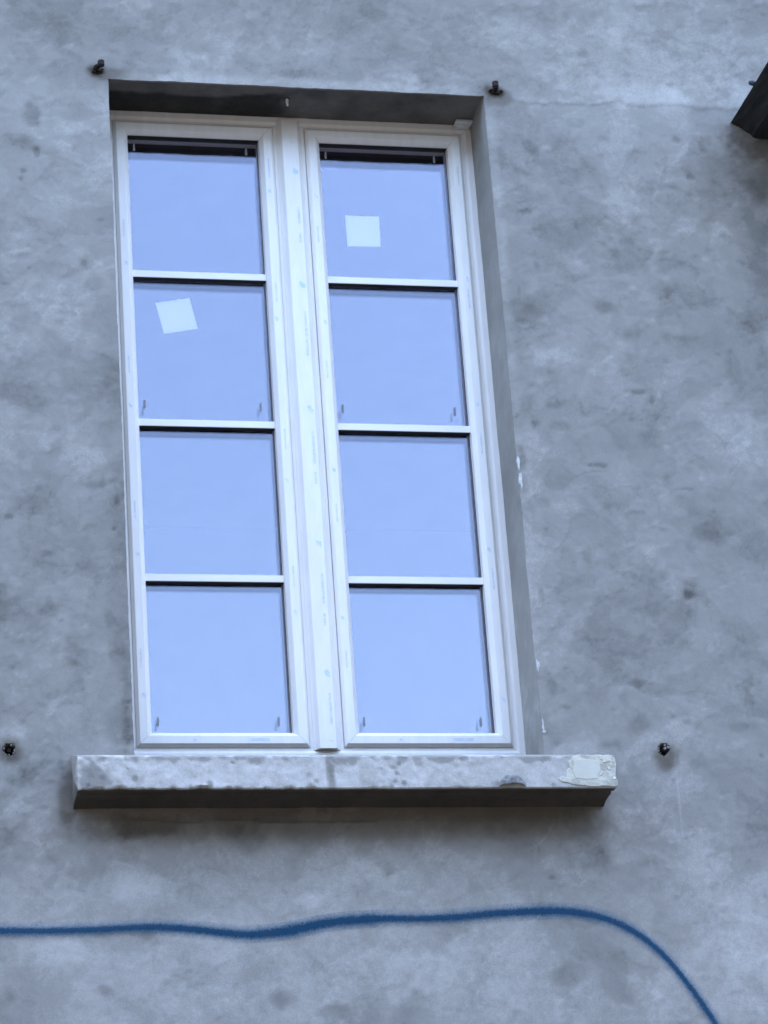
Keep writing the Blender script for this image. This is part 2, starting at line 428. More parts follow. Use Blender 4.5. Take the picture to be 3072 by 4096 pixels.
def plaster_tone(X, Z):
    """tone 0 dark .. 1 pale, grime 0..1 and relief in metres of the hand-trowelled render"""
    wx = X + 0.05 * fbm(X, Z, 0.16, 3)
    wz = Z + 0.05 * fbm(X, Z, 0.16, 9)
    tone = 0.60 + 0.11 * fbm(wx, wz, 0.60, 20, 5) + 0.09 * fbm(wx, wz, 0.21, 40, 5, 0.6) + 0.05 * fbm(wx, wz, 0.05, 60, 3)
    relief = 0.0022 * fbm(X, Z, 0.45, 70, 3) + 0.0009 * fbm(X, Z, 0.09, 80, 3)
    # thin coats of render left by the float: islands with ragged but definite edges
    for k, (lam, ang, sx, thr, amp) in enumerate(((0.30, 0.5, 0.7, 0.10, 0.115), (0.22, -0.6, 0.6, 0.16, -0.125), (0.16, 0.9, 0.6, 0.12, 0.085), (0.13, 0.2, 0.45, 0.18, -0.085), (0.10, 1.3, 0.5, 0.15, 0.06),
                                                  (0.085, -0.3, 0.45, 0.2, -0.075), (0.40, 1.0, 0.7, 0.08, -0.06), (0.06, 0.6, 0.5, 0.25, 0.04), (0.05, 2.2, 0.5, 0.28, -0.05))):
        ca, sa = math.cos(ang), math.sin(ang)
        f_ = fbm((X * ca + Z * sa) * sx, -X * sa + Z * ca, lam, 1000 + 17 * k, 6, 0.58)
        edge_ = 0.012 + 0.09 * (vnoise(X * 3.1 + k, Z * 3.1, 1200 + k) ** 2)
        m_ = sstep(thr - edge_, thr + edge_, f_) * (0.6 + 0.4 * vnoise(X * 4 + 3 * k, Z * 4, 1300 + k))
        tone += 0.85 * amp * m_
        lap = np.exp(-((f_ - thr) / 0.022) ** 2) * sstep(0.45, 0.75, vnoise(X * 7 + k, Z * 7, 1400 + k))
        tone -= 0.075 * lap * (1 if k % 3 else -0.8)
        relief -= 0.0009 * m_ * (1 if amp > 0 else -0.6)
    r = random.Random(5)
    xs, zs = X[:, 0], Z[0, :]
    # overlapping trowel strokes: one edge crisp, the other feathered
    for k in range(900):
        cx, cz = r.uniform(xs[0], xs[-1]), r.uniform(zs[0], zs[-1])
        L, B = r.uniform(0.03, 0.15), r.uniform(0.012, 0.055)
        an = r.gauss(0.5, 0.9)
        amp = r.gauss(0, 0.034)
        crisp = r.uniform(0.05, 0.35)
        i0, i1 = np.searchsorted(xs, (cx - L * 1.3, cx + L * 1.3))
        j0, j1 = np.searchsorted(zs, (cz - L * 1.3, cz + L * 1.3))
        if i1 - i0 < 2 or j1 - j0 < 2:
            continue
        sl = np.s_[i0:i1, j0:j1]
        dx, dz = wx[sl] - cx, wz[sl] - cz
        u = (dx * math.cos(an) + dz * math.sin(an)) / L
        v = (-dx * math.sin(an) + dz * math.cos(an)) / B + 0.8 * u * u - 0.2
        m_ = sstep(1, 1 - crisp, np.abs(v)) * sstep(-1, 0.4, -np.abs(u) + 0.4) * sstep(-1.0, 0.9, v + 0.3)
        tone[sl] += amp * m_
        relief[sl] -= 0.0006 * m_ * (1 if amp > 0 else -0.6)
    n1 = fbm(X, Z, 0.045, 100, 4)
    n2 = fbm(X, Z, 0.11, 130, 4)
    n0 = fbm(X, Z, 0.018, 160, 3)
    for (cx, cz, rx, rz, s) in STAINS_SHADE:
        e = 1.9
        i0, i1 = np.searchsorted(xs, (cx - rx * e - 0.02, cx + rx * e + 0.02))
        j0, j1 = np.searchsorted(zs, (cz - rz * e - 0.02, cz + rz * e + 0.02))
        if i1 - i0 < 1 or j1 - j0 < 1:
            continue
        sl = np.s_[i0:i1, j0:j1]
        dx, dz = (X[sl] - cx) / rx, (Z[sl] - cz) / rz
        small = rx < 0.04
        d = np.sqrt(dx * dx + dz * dz) + (1.0 * n1[sl] + 0.5 * n0[sl] if small else 0.8 * n2[sl] + 0.9 * n1[sl])
        m_ = sstep(1.3, 0.2 if small else 0.1, d)
        tone[sl] -= (0.27 if small else 0.34) * s * m_
        if small and s > 0.5:
            relief[sl] += 0.0014 * m_ * s            # pits go in
    # a sea of small pits and flecks
    for k in range(170):
        cx, cz = r.uniform(xs[0], xs[-1]), r.uniform(zs[0], zs[-1])
        a = r.uniform(0.003, 0.012)
        i0, i1 = np.searchsorted(xs, (cx - a * 2.4, cx + a * 2.4))
        j0, j1 = np.searchsorted(zs, (cz - a * 1.6, cz + a * 1.6))
        sl = np.s_[i0:i1, j0:j1]
        d = np.sqrt(((X[sl] - cx) / (a * 1.7)) ** 2 + ((Z[sl] - cz) / a) ** 2) + 0.5 * n1[sl]
        m_ = sstep(1.2, 0.3, d)
        tone[sl] += (r.uniform(-0.20, -0.04) if r.random() < 0.85 else 0.16) * m_
    # thin curved trowel marks
    for k in range(110):
        cx, cz, R_ = r.uniform(xs[0], xs[-1]), r.uniform(zs[0], zs[-1]), r.uniform(0.03, 0.16)
        a0, da, th = r.uniform(0, 6.28), r.uniform(0.25, 0.7), r.uniform(0.0015, 0.004)
        i0, i1 = np.searchsorted(xs, (cx - R_ * 1.1, cx + R_ * 1.1))
        j0, j1 = np.searchsorted(zs, (cz - R_ * 1.1, cz + R_ * 1.1))
        sl = np.s_[i0:i1, j0:j1]
        dx, dz = X[sl] - cx, Z[sl] - cz
        rr = np.sqrt(dx * dx + dz * dz) - R_ * (1 + 0.06 * n2[sl])
        an = np.abs((np.arctan2(dz, dx) - a0 + math.pi) % (2 * math.pi) - math.pi)
        m_ = sstep(th * 2, 0, np.abs(rr)) * sstep(da, da * 0.3, an)
        tone[sl] += r.choice((-1, -1, 1)) * r.uniform(0.04, 0.14) * m_
        relief[sl] += 0.0008 * m_
    # chalkier ragged fields low on the wall, with missing light painted in as tone
    tone += 0.17 * sstep(4.12, 3.90, Z + 0.14 * n2) * sstep(-0.6, 0.1, fbm(wx, wz, 0.3, 1500, 5))
    # grime at the pintles and sill; shadow under sill and canopy painted in
    grime_shade = np.zeros_like(tone)
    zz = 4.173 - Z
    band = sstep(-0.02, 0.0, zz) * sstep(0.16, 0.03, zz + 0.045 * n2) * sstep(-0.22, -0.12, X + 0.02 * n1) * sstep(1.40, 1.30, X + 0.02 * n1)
    grime_shade = np.maximum(grime_shade, 0.7 * band)
    # a thin mud lip low on the left
    lip = sstep(0.012, 0.0, np.abs(zz - 0.055 - 0.01 * n2)) * sstep(-0.1, 0.0, X) * sstep(0.95, 0.6, X)
    grime_shade = np.maximum(grime_shade, 0.8 * lip)
    relief -= 0.006 * lip
    for (cx, cz, rx, rz, s) in ((-0.035, 6.548, 0.03, 0.02, 1), (0.0, 6.535, 0.06, 0.022, .6), (1.24, 6.538, 0.032, 0.02, 1), (1.25, 6.52, 0.05, 0.03, .5), (-0.353, 4.33, 0.035, 0.035, .8), (1.566, 4.315, 0.04, 0.045, .8),
                                (2.13, 6.38, 0.16, 0.10, .8), (2.2, 6.33, 0.2, 0.16, .6), (-0.19, 4.20, 0.03, 0.10, .7), (0.05, 4.12, 0.16, 0.05, .8)):
        d = np.sqrt(((X - cx) / rx) ** 2 + ((Z - cz) / rz) ** 2) + 0.5 * n1 + 0.4 * n2
        grime_shade = np.maximum(grime_shade, s * sstep(1.4, 0.4, d))
    # paler top coat above the old joint line
    top = sstep(-0.006, 0.006, Z - (6.515 - 0.012 * (X - 1.3) - 0.03 * n2)) * sstep(1.2, 1.35, X)
    tone += 0.12 * top * sstep(6.95, 6.6, Z)
    tone -= 0.06 * sstep(0.006, 0.0, np.abs(Z - (6.511 - 0.012 * (X - 1.3) - 0.03 * n2) )) * sstep(1.25, 1.35, X) * sstep(-0.2, 0.3, n2 + 0.4 * n1 + 0.2)
    grime_shade = np.maximum(grime_shade, 0.20 * sstep(6.5, 6.75, Z + 0.05 * n2))  # top band warmed: reflected eave light painted in as a brown tint
    tone += 0.02 * sstep(6.50, 6.62, Z + 0.03 * n2)
    relief -= 0.002 * top
    # white dust along the lintel arris
    tone += 0.16 * sstep(0.03, 0.0, np.abs(Z - TOP - 0.012 - 0.01 * n1)) * sstep(-0.02, 0.03, X) * sstep(1.22, 1.15, X)
    tone += 0.12 * sstep(0.028, 0.0, np.abs(X - W - 0.014 - 0.008 * n1)) * sstep(5.3, 5.7, Z) * sstep(6.52, 6.45, Z)
    tone -= 0.12 * sstep(0.07, 0.0, np.abs(X + 0.012 + 0.03 * n1)) * sstep(6.1, 5.4, Z) * sstep(4.26, 4.3, Z)
    tone = np.where(tone > 0.72, 0.72 + (tone - 0.72) * 0.45, tone)
    return np.clip(tone, 0.02, 0.90), np.clip(grime_shade, 0, 1), relief


# ------------------------------------------------------------------ house: render wall with the window opening, body, roof, dark room
house = empty('house')
tag(house, 'grey house wall of patchy hand-trowelled cement render around the window', 'building')


def wall():
    st = 0.006
    xs = np.concatenate([np.arange(-0.66, -0.001, st), np.linspace(0, W, 201), np.arange(W + st, 2.46, st)])
    zs = np.concatenate([np.arange(3.30, 4.229, st), np.linspace(4.234, TOP, 382), np.arange(TOP + st, 7.14, st)])
    nx, nz = len(xs), len(zs)
    X, Z = np.meshgrid(xs, zs, indexing='ij')
    tone, grime_shade, relief = plaster_tone(X, Z)
    i0, i1 = int(np.argmin(abs(xs))), int(np.argmin(abs(xs - W)))
    j0, j1 = int(np.argmin(abs(zs - 4.234))), int(np.argmin(abs(zs - TOP)))
    Y = relief.copy()
    edge = np.minimum.reduce([np.minimum(X - xs[0], xs[-1] - X), np.minimum(Z - zs[0], zs[-1] - Z)])
    Y *= sstep(0, 0.05, edge)
    # two broken-out pockets where the lower pintles sit
    n1 = fbm(X, Z, 0.02, 300, 3)
    for (cx, cz, r_) in ((-0.353, 4.335, 0.0138), (1.5663, 4.333, 0.0152)):
        d = np.sqrt((X - cx) ** 2 + (Z - cz) ** 2) / r_ + 0.35 * n1
        m_ = sstep(1.15, 0.75, d)
        Y += 0.045 * m_
        tone = np.clip(tone - 0.5 * m_, 0.02, 1)
    Xd, Zd = X.copy(), Z.copy()
    # uneven arrises
    wob = lambda t, s: 0.0022 * fbm(t, t * 0 + 5, 0.12, s, 4) + 0.0012 * fbm(t, t * 0 + 9, 0.02, s + 9, 2)
    for k, w_ in ((0, 1.0), (1, 0.6), (2, 0.3)):
        Xd[i0 - k, :] += w_ * wob(Z[i0, :], 400)
        Xd[i1 + k, :] += w_ * (wob(Z[i1, :], 420) + 0.010 * sstep(5.5, 4.6, Z[i1, :]) * fbm(Z[i1, :], Z[i1, :] * 0, 0.3, 440, 3))
        Zd[:, j1 + k] += w_ * 0.8 * wob(X[:, j1], 460)
    V = np.stack([Xd, Y, Zd], -1).reshape(-1, 3)
    idx = np.arange(nx * nz).reshape(nx, nz)
    a, b, c, d = idx[:-1, :-1], idx[1:, :-1], idx[1:, 1:], idx[:-1, 1:]
    keep = np.ones((nx - 1, nz - 1), bool)
    keep[i0:i1, j0:j1] = False
    F = np.stack([a[keep], b[keep], c[keep], d[keep]], -1).tolist()
    T, G = tone.reshape(-1).tolist(), grime_shade.reshape(-1).tolist()
    V = V.tolist()
    # reveal: left jamb, lintel underside, right jamb
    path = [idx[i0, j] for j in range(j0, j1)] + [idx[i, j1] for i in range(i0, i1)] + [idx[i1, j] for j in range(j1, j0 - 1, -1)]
    P0 = np.array([V[k] for k in path])
    nd = 22
    ys = np.linspace(0, DEP + 0.09, nd + 1)[1:]
    s_ = np.arange(len(path)) * st
    prev = path
    for q, y in enumerate(ys):
        SY = np.full(len(path), y)
        n_ = fbm(s_, SY, 0.07, 500, 4)
        t_ = fbm(s_, SY * 1.0, 0.22, 520, 5)
        P = P0.copy()
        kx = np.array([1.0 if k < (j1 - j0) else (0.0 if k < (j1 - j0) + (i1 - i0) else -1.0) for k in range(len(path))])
        kz = (kx == 0) * 1.0
        flat = np.where(kx > 0, 0.0, np.where(kx < 0, W, 0))
        bl = min(1, y / 0.03)
        P[:, 0] = np.where(kx != 0, P0[:, 0] * (1 - bl) + flat * bl + 0.0015 * n_ * kx, P0[:, 0])
        P[:, 2] = np.where(kz > 0, P0[:, 2] * (1 - bl) + TOP * bl + 0.0015 * n_, P0[:, 2])
        P[:, 1] = y
        base = len(V)
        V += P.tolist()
        # darker damp patch on the lintel underside towards the left
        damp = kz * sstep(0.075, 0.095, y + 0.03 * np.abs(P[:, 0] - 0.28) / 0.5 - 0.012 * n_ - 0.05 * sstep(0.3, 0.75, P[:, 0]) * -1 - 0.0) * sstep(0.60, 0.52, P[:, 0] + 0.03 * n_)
        T += np.clip(0.5 + 0.2 * t_ + 0.14 * n_ + (kx < 0) * (0.03 + 0.14 * sstep(5.6, 4.5, P[:, 2] + 0.15 * t_)) - 0.24 * damp - 0.20 * kz, 0.02, 0.98).tolist()  # right jamb paler lower down: extra sky light painted into the tone
        G += (0.5 * damp + 0.25 * kz).tolist()  # whole lintel underside toned darker to paint in its shade
        cur = list(range(base, base + len(path)))
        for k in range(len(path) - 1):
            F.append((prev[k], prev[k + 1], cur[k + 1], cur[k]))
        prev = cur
    # the rest of the facade, plain
    n = len(V)
    x0, x1, z0, z1 = float(xs[0]), float(xs[-1]), float(zs[0]), float(zs[-1])
    X0, X1, Z0_, Z1 = -7.0, 9.0, -0.2, 9.2
    V += [(X0, 0, Z0_), (X1, 0, Z0_), (X1, 0, Z1), (X0, 0, Z1), (x0, 0, z0), (x1, 0, z0), (x1, 0, z1), (x0, 0, z1)]
    T += [0.55] * 8
    G += [0.0] * 8
    F += [(n, n + 1, n + 5, n + 4), (n + 1, n + 2, n + 6, n + 5), (n + 2, n + 3, n + 7, n + 6), (n + 3, n, n + 4, n + 7)]
    me = bpy.data.meshes.new('wall')
    me.from_pydata([tuple(map(float, v)) for v in V], [], F)
    for nm, vals in (('tone', T), ('grime_shade', G)):
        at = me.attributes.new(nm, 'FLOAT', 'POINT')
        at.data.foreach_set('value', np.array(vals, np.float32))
    me.polygons.foreach_set('use_smooth', [True] * len(me.polygons))
    try:
        me.set_sharp_from_angle(angle=math.radians(40))
    except Exception:
        pass
    me.materials.append(M['render'])
    o = bpy.data.objects.new('wall', me)
    C.objects.link(o)
    o.parent = house
    return o


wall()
# body of the house behind the facade, and its roof
b = MB()
b.box((-7.0, 0.003, -0.2), (-6.6, 8, 9.2)).box((8.6, 0.003, -0.2), (9.0, 8, 9.2)).box((-6.6, 7.6, -0.2), (8.6, 8.0, 9.2))
b.build('outer_wall', M['room'], house)
rf = MB()
rf.add([(-7.4, -0.12, 9.2), (9.4, -0.12, 9.2), (9.4, 8.4, 9.2), (-7.4, 8.4, 9.2), (-7.4, 4.0, 11.4), (9.4, 4.0, 11.4)],
       [(0, 3, 2, 1), (0, 1, 5, 4), (2, 3, 4, 5), (1, 2, 5), (3, 0, 4)])
rf.build('roof', M['tile'], house)
# the unlit room behind the glass
rm = MB()
y0, y1 = DEP + 0.075, 4.2
ox0, ox1, oz0, oz1 = 0.045, W - 0.045, FB + 0.045, TOP - 0.045
rx0, rx1, rz0, rz1 = -1.6, 2.8, 3.55, 6.75
rm.add([(rx0, y0, rz0), (rx1, y0, rz0), (rx1, y0, rz1), (rx0, y0, rz1), (ox0, y0, oz0), (ox1, y0, oz0), (ox1, y0, oz1), (ox0, y0, oz1),
        (rx0, y1, rz0), (rx1, y1, rz0), (rx1, y1, rz1), (rx0, y1, rz1)],
       [(0, 1, 5, 4), (1, 2, 6, 5), (2, 3, 7, 6), (3, 0, 4, 7), (8, 9, 10, 11), (0, 1, 9, 8), (2, 3, 11, 10), (1, 2, 10, 9), (3, 0, 8, 11)])
rm.build('room', M['room'], house)

# blue sprayed line on the wall (a film of paint 2 mm proud of the render)
PATH = [(-0.4302,3.8138),(-0.3893,3.8133),(-0.2626,3.8116),(-0.1350,3.8127),(-0.0385,3.8171),(0.0458,3.8179),(0.1100,3.8137),(0.1874,3.8048),(0.2525,3.7968),(0.3045,3.7933),(0.3698,3.7974),(0.4364,3.8065),(0.5035,3.8200),(0.5698,3.8285),(0.6498,3.8333),(0.6895,3.8342),(0.7899,3.8330),(0.8910,3.8353),(0.9454,3.8398),(1.0404,3.8466),(1.1495,3.8497),(1.2182,3.8489),(1.2862,3.8392),(1.3527,3.8200),(1.4186,3.7861),(1.4819,3.7346),(1.5309,3.6761),(1.5727,3.6150),(1.6080,3.5571),(1.6309,3.5148),(1.6718,3.4177)]
CORE = [12, 12, 12, 12, 12, 13, 14, 14, 14, 15, 17, 20, 18, 17, 18, 14, 12, 13, 14, 14, 15, 15, 14, 13, 12, 11, 11, 11, 11, 11, 11]


def ribbon(name, path, core, half, parent, y):
    pts = [Vector((a, 0, c)) for a, c in path]
    fine, fc = [], []
    for i in range(len(pts) - 1):
        p0, p1, p2, p3 = pts[max(i - 1, 0)], pts[i], pts[i + 1], pts[min(i + 2, len(pts) - 1)]
        for k in range(8):
            t = k / 8
            fine.append(0.5 * ((2 * p1) + (p2 - p0) * t + (2 * p0 - 5 * p1 + 4 * p2 - p3) * t * t + (3 * p1 - p0 - 3 * p2 + p3) * t ** 3))
            fc.append(core[i] * (1 - t) + core[i + 1] * t)
    V, F, UV, K = [], [], [], []
    cols = 6
    ln = 0
    for i, p in enumerate(fine):
        t = (fine[min(i + 1, len(fine) - 1)] - fine[max(i - 1, 0)]).normalized()
        nrm = Vector((-t.z, 0, t.x))
        if i:
            ln += (p - fine[i - 1]).length
        for k in range(cols + 1):
            s = k / cols * 2 - 1
            V.append(p + nrm * s * half)
            UV.append((ln, s * half * 1000))
            K.append(fc[i] * 0.72)
    V = np.array(V)
    V[:, 1] = y
    for i in range(len(fine) - 1):
        for k in range(cols):
            q = i * (cols + 1) + k
            F.append((q, q + 1, q + cols + 2, q + cols + 1))
    me = bpy.data.meshes.new(name)
    me.from_pydata([tuple(map(float, v)) for v in V], [], F)
    uv = me.uv_layers.new(name='stroke')
    for lp in me.loops:
        uv.data[lp.index].uv = UV[lp.vertex_index]
    at = me.attributes.new('core', 'FLOAT', 'POINT')
    at.data.foreach_set('value', np.array(K, np.float32))
    me.materials.append(M['spray'])
    o = bpy.data.objects.new(name, me)
    C.objects.link(o)
    o.parent = parent
    return o


sl = ribbon('spray_line', PATH, CORE, 0.026, house, -0.0042)
tag(sl, 'blue spray-painted line running under the sill and curving down at the right')
# white plaster crumbs left on the right arris
def lump(x, z, w, h, y=-0.004, dep=0.008, n=13, seed=0):
    r = random.Random(seed)
    o = []
    for k in range(n):
        a = 2 * math.pi * k / n
        q = r.uniform(0.5, 1.15)
        o.append((x + w * q * math.cos(a), z + h * q * math.sin(a)))
    return MB().prism(o, y, y + dep)


for k, (x, z, w, h) in enumerate(((1.2025, 5.247, 0.0052, 0.026), (1.2045, 5.186, 0.0058, 0.034), (1.2055, 4.594, 0.0055, 0.022), (1.2045, 4.408, 0.0035, 0.024), (1.208, 4.389, 0.0065, 0.007))):
    lump(x, z, w, h, seed=k).build('plaster_crumb', M['plaster'], house, bevel=0.0015)
# ------------------------------------------------------------------ sill
sill = empty('window_sill')
sill.location = (0.593, 0, 4.173)
tag(sill, 'thick weathered concrete sill slab jutting out under the white window', 'sill', kind='thing')


def slab():
    x0, x1, y0, zt, zb = -0.1785, 1.3647, -0.1431, 4.2704, 4.173
    st = 0.006
    xs = np.arange(x0, x1 + st / 2, st)
    xs[-1] = x1
    # profile walked from the wall along the top, down the front, back along the underside (with a drip groove)
    prof = [(0.02, zt + 0.055)] + [(y, zt + 0.055 * (y - y0) / 0.163) for y in np.linspace(-0.02, y0 + 0.012, 8)] + [(y0 + 0.004, zt + 0.001)]
    nf0 = len(prof)
    prof += [(y0, z) for z in np.linspace(zt - 0.004, zb + 0.003, 17)]
    nf1 = len(prof)
    prof += [(y0 + 0.003, zb), (y0 + 0.014, zb), (y0 + 0.03, zb), (y0 + 0.037, zb + 0.011), (y0 + 0.05, zb + 0.011), (y0 + 0.056, zb)] + [(y, zb - 0.004 * (y - y0 - 0.06) / 0.08) for y in np.linspace(y0 + 0.07, -0.03, 8)] + [(-0.012, zb - 0.010), (0.02, zb - 0.016)]
    prof = np.array(prof)
    A = np.arange(len(prof)) * st
    X, Q = np.meshgrid(xs, A, indexing='ij')
    n1, n2, n3 = fbm(X, Q, 0.03, 700, 4), fbm(X, Q, 0.11, 720, 4), fbm(X, Q, 0.016, 740, 3)
    Y = np.tile(prof[:, 0], (len(xs), 1)) + 0.0020 * n1 + 0.0018 * n2 + 0.0008 * n3
    Zp = np.tile(prof[:, 1], (len(xs), 1)) + 0.0006 * n1
    # nibbled lower front edge
    bite = np.clip(fbm(xs, xs * 0 + 3, 0.06, 760, 5, 0.7) + 0.02, 0, 1) * 0.016 * (0.35 + 0.65 * sstep(0.9, 0.3, xs))
    for k, w_ in ((nf1 - 1, 1.0), (nf1, 1.0), (nf1 - 2, 0.45), (nf1 + 1, 0.4)):
        Zp[:, k] += bite * w_
    Y[:, nf1 - 1] += bite * 0.5
    Y[:, nf1] += bite * 0.6
    # worn left corner
    cl = sstep(0.02, 0.0, xs - x0)[:, None]
    Y[:, nf0 - 1:nf1 + 1] += 0.006 * cl * (1 + n1[:, nf0 - 1:nf1 + 1])
    fz = np.clip((prof[:, 1] - zb) / (zt - zb), 0, 1)[None, :]
    front = np.zeros(len(prof))
    front[nf0 - 1:nf1] = 1
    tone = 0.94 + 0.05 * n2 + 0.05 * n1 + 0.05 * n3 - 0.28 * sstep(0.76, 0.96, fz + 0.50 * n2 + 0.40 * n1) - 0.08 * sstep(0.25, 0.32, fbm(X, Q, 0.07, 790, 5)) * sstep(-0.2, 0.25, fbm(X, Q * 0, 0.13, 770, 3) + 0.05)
    tone -= 0.05 * sstep(0.3, 1.2, X)
    # water streaks below the middle of the window
    stk = sstep(0.05, 0.5, fbm(X, Q * 0.08, 0.03, 780, 2)) * sstep(0.36, 0.44, X) * sstep(0.66, 0.58, X)
    tone -= 0.26 * stk
    # dirty left corner, small pits
    tone -= 0.35 * sstep(1.3, 0.3, np.sqrt(((X + 0.13) / 0.05) ** 2 + ((fz - 0.30) / 0.5) ** 2) + 0.8 * n1)
    r = random.Random(9)
    for k in range(26):
        cx, cz, a = r.uniform(x0, x1), r.uniform(0.05, 0.95), r.uniform(0.004, 0.012)
        tone -= r.uniform(0.1, 0.4) * sstep(1.2, 0.3, np.sqrt(((X - cx) / a) ** 2 + ((fz - cz) * 0.097 / a) ** 2) + 0.5 * n3)
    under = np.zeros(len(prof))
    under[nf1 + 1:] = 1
    tone = tone * (1 - under) + under * (0.42 + 0.15 * n2 + 0.1 * n1)  # underside: brown stain, with its shade painted into the tone too
    grime_shade = np.tile(under * 0.9, (len(xs), 1)) + 0.25 * stk * front[None, :] * (n2 > 0.1)
    V = np.stack([X, Y, Zp], -1).reshape(-1, 3)
    nxs, npf = len(xs), len(prof)
    idx = np.arange(nxs * npf).reshape(nxs, npf)
    F = np.stack([idx[:-1, :-1].ravel(), idx[:-1, 1:].ravel(), idx[1:, 1:].ravel(), idx[1:, :-1].ravel()], -1).tolist()
    V = [tuple(map(float, v)) for v in V]
    T, G = tone.ravel().tolist(), grime_shade.ravel().tolist()
    # end faces: a fan over each end profile
    for e, col in ((0, idx[0]), (nxs - 1, idx[-1])):
        c0 = len(V)
        V.append((float(xs[e]) + (0.004 if e else -0.004), -0.05, 4.235))
        T.append(0.55)
        G.append(0.35)
        col = col.tolist()
        for k in range(npf - 1):
            F.append((c0, col[k], col[k + 1]) if e else (c0, col[k + 1], col[k]))
    me = bpy.data.meshes.new('slab')
    me.from_pydata(V, [], F)
    for nm, vals in (('tone', T), ('grime_shade', G)):
        at = me.attributes.new(nm, 'FLOAT', 'POINT')
        at.data.foreach_set('value', np.clip(np.array(vals, np.float32), 0, 1.2))
    me.polygons.foreach_set('use_smooth', [True] * len(me.polygons))
    me.set_sharp_from_angle(angle=math.radians(38))
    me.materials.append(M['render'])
    o = bpy.data.objects.new('slab', me)
    C.objects.link(o)
    o.parent = sill
    o.matrix_parent_inverse = Matrix.Translation(-Vector(sill.location))
    return o


slab()


def under_sill(o):
    o.parent = sill
    o.matrix_parent_inverse = Matrix.Translation(-Vector(sill.location))
    return o


# pale filler at the right end: a rough mass with a smoother float mark on it
r = random.Random(31)
ol = [(1.243, 4.268), (1.262, 4.272), (1.29, 4.269), (1.315, 4.272), (1.335, 4.268), (1.352, 4.2715), (1.3675, 4.262), (1.370, 4.24), (1.3665, 4.22), (1.3695, 4.195), (1.366, 4.1755), (1.34, 4.177), (1.31, 4.1755),
      (1.27, 4.179), (1.235, 4.181), (1.205, 4.19), (1.196, 4.2), (1.206, 4.2065), (1.218, 4.203), (1.222, 4.222), (1.231, 4.232), (1.229, 4.25)]
ol2 = []
for i, (a, c) in enumerate(ol):
    a2, c2 = ol[(i + 1) % len(ol)]
    ol2 += [(a, c), ((a + a2) / 2 + r.uniform(-0.003, 0.003), (c + c2) / 2 + r.uniform(-0.0025, 0.0025))]
p = MB().prism(ol2, -0.1458, -0.136).build('filler_patch', M['patch'], None, bevel=0.0015)
tag(under_sill(p), 'pale beige filler patch on the right end of the sill')
p = MB().prism([(1.247, 4.255), (1.27, 4.259), (1.318, 4.2545), (1.322, 4.226), (1.309, 4.199), (1.276, 4.1965), (1.246, 4.201), (1.239, 4.222)], -0.1466, -0.139, jit=0.001).build('filler_patch', M['patch_smooth'], None, bevel=0.0012)
tag(under_sill(p), 'smooth pale float mark on the filler patch')
for k in range(9):
    a, c = r.uniform(1.32, 1.362), r.uniform(4.185, 4.266)
    under_sill(lump(a, c, r.uniform(0.003, 0.007), r.uniform(0.003, 0.006), y=-0.1474, dep=0.01, seed=60 + k).build('filler_crumb', M['chip' if k % 3 == 0 else 'patch'], None, bevel=0.001))
# broken lump of darker mortar on the lower front edge
kb = MB()
ring = []
for j in range(5):
    t = j / 4 * math.pi / 2
    ring.append([(1.058 + 0.040 * math.cos(t) * math.cos(a), -0.1435 - 0.013 * math.sin(t), 4.176 + 0.036 * math.cos(t) * math.sin(a) + 0.008 * math.sin(t)) for a in np.linspace(0, math.pi, 12)])
vs = [q for rg in ring for q in rg]
vs = [(a + r.uniform(-0.002, 0.002), b_, max(c, 4.1745) + r.uniform(-0.0015, 0.0015)) for a, b_, c in vs]
kb.add(vs, [(i * 12 + k, i * 12 + k + 1, i * 12 + 13 + k, i * 12 + 12 + k) for i in range(4) for k in range(11)])
p = kb.build('mortar_lump', M['crumb'], None, smooth=True)
tag(under_sill(p), 'darker half-round mortar lump on the lower edge of the sill')

# ------------------------------------------------------------------ window
win = empty('casement_window')
tag(win, 'white double casement window with eight panes and a central mullion in the grey wall', 'window', kind='thing')


def ring_members(rect, prof):
    """four mitred members of a rectangular ring; prof = (inset from the outer edge, y)"""
    x0, z0, x1, z1 = rect
    out = []
    g_ = 0.0003

    def corner(k, u):
        return ((x0 + u, z0 + u), (x1 - u, z0 + u), (x1 - u, z1 - u), (x0 + u, z1 - u))[k]
    for a, b in ((0, 1), (1, 2), (2, 3), (3, 0)):
        vs = []
        for k, sg in ((a, 1), (b, -1)):
            for u, y in prof:
                cx, cz = corner(k, u)
                if a in (0, 2):
                    cx += g_ * sg * (1 if a == 0 else -1)
                else:
                    cz += g_ * sg * (1 if a == 1 else -1)
                vs.append((cx, y, cz))
        n = len(prof)
        fs = [(i, (i + 1) % n, n + (i + 1) % n, n + i) for i in range(n)] + [tuple(range(n)), tuple(range(2 * n - 1, n - 1, -1))]
        out.append(MB().add(vs, fs))
    return out


D = DEP
frame = empty('frame', win)
fp = [(-0.004, D), (0.0185, D), (0.0265, D + 0.0065), (0.0350, D + 0.0065), (0.0358, D + 0.010), (0.045, D + 0.010), (0.045, D + 0.07), (-0.004, D + 0.07)]
for nm, mb in zip(('bottom_rail', 'jamb', 'head', 'jamb'), ring_members((0, FB, W, TOP), fp)):
    mb.build(nm, M['pvc'], frame, bevel=0.0012)

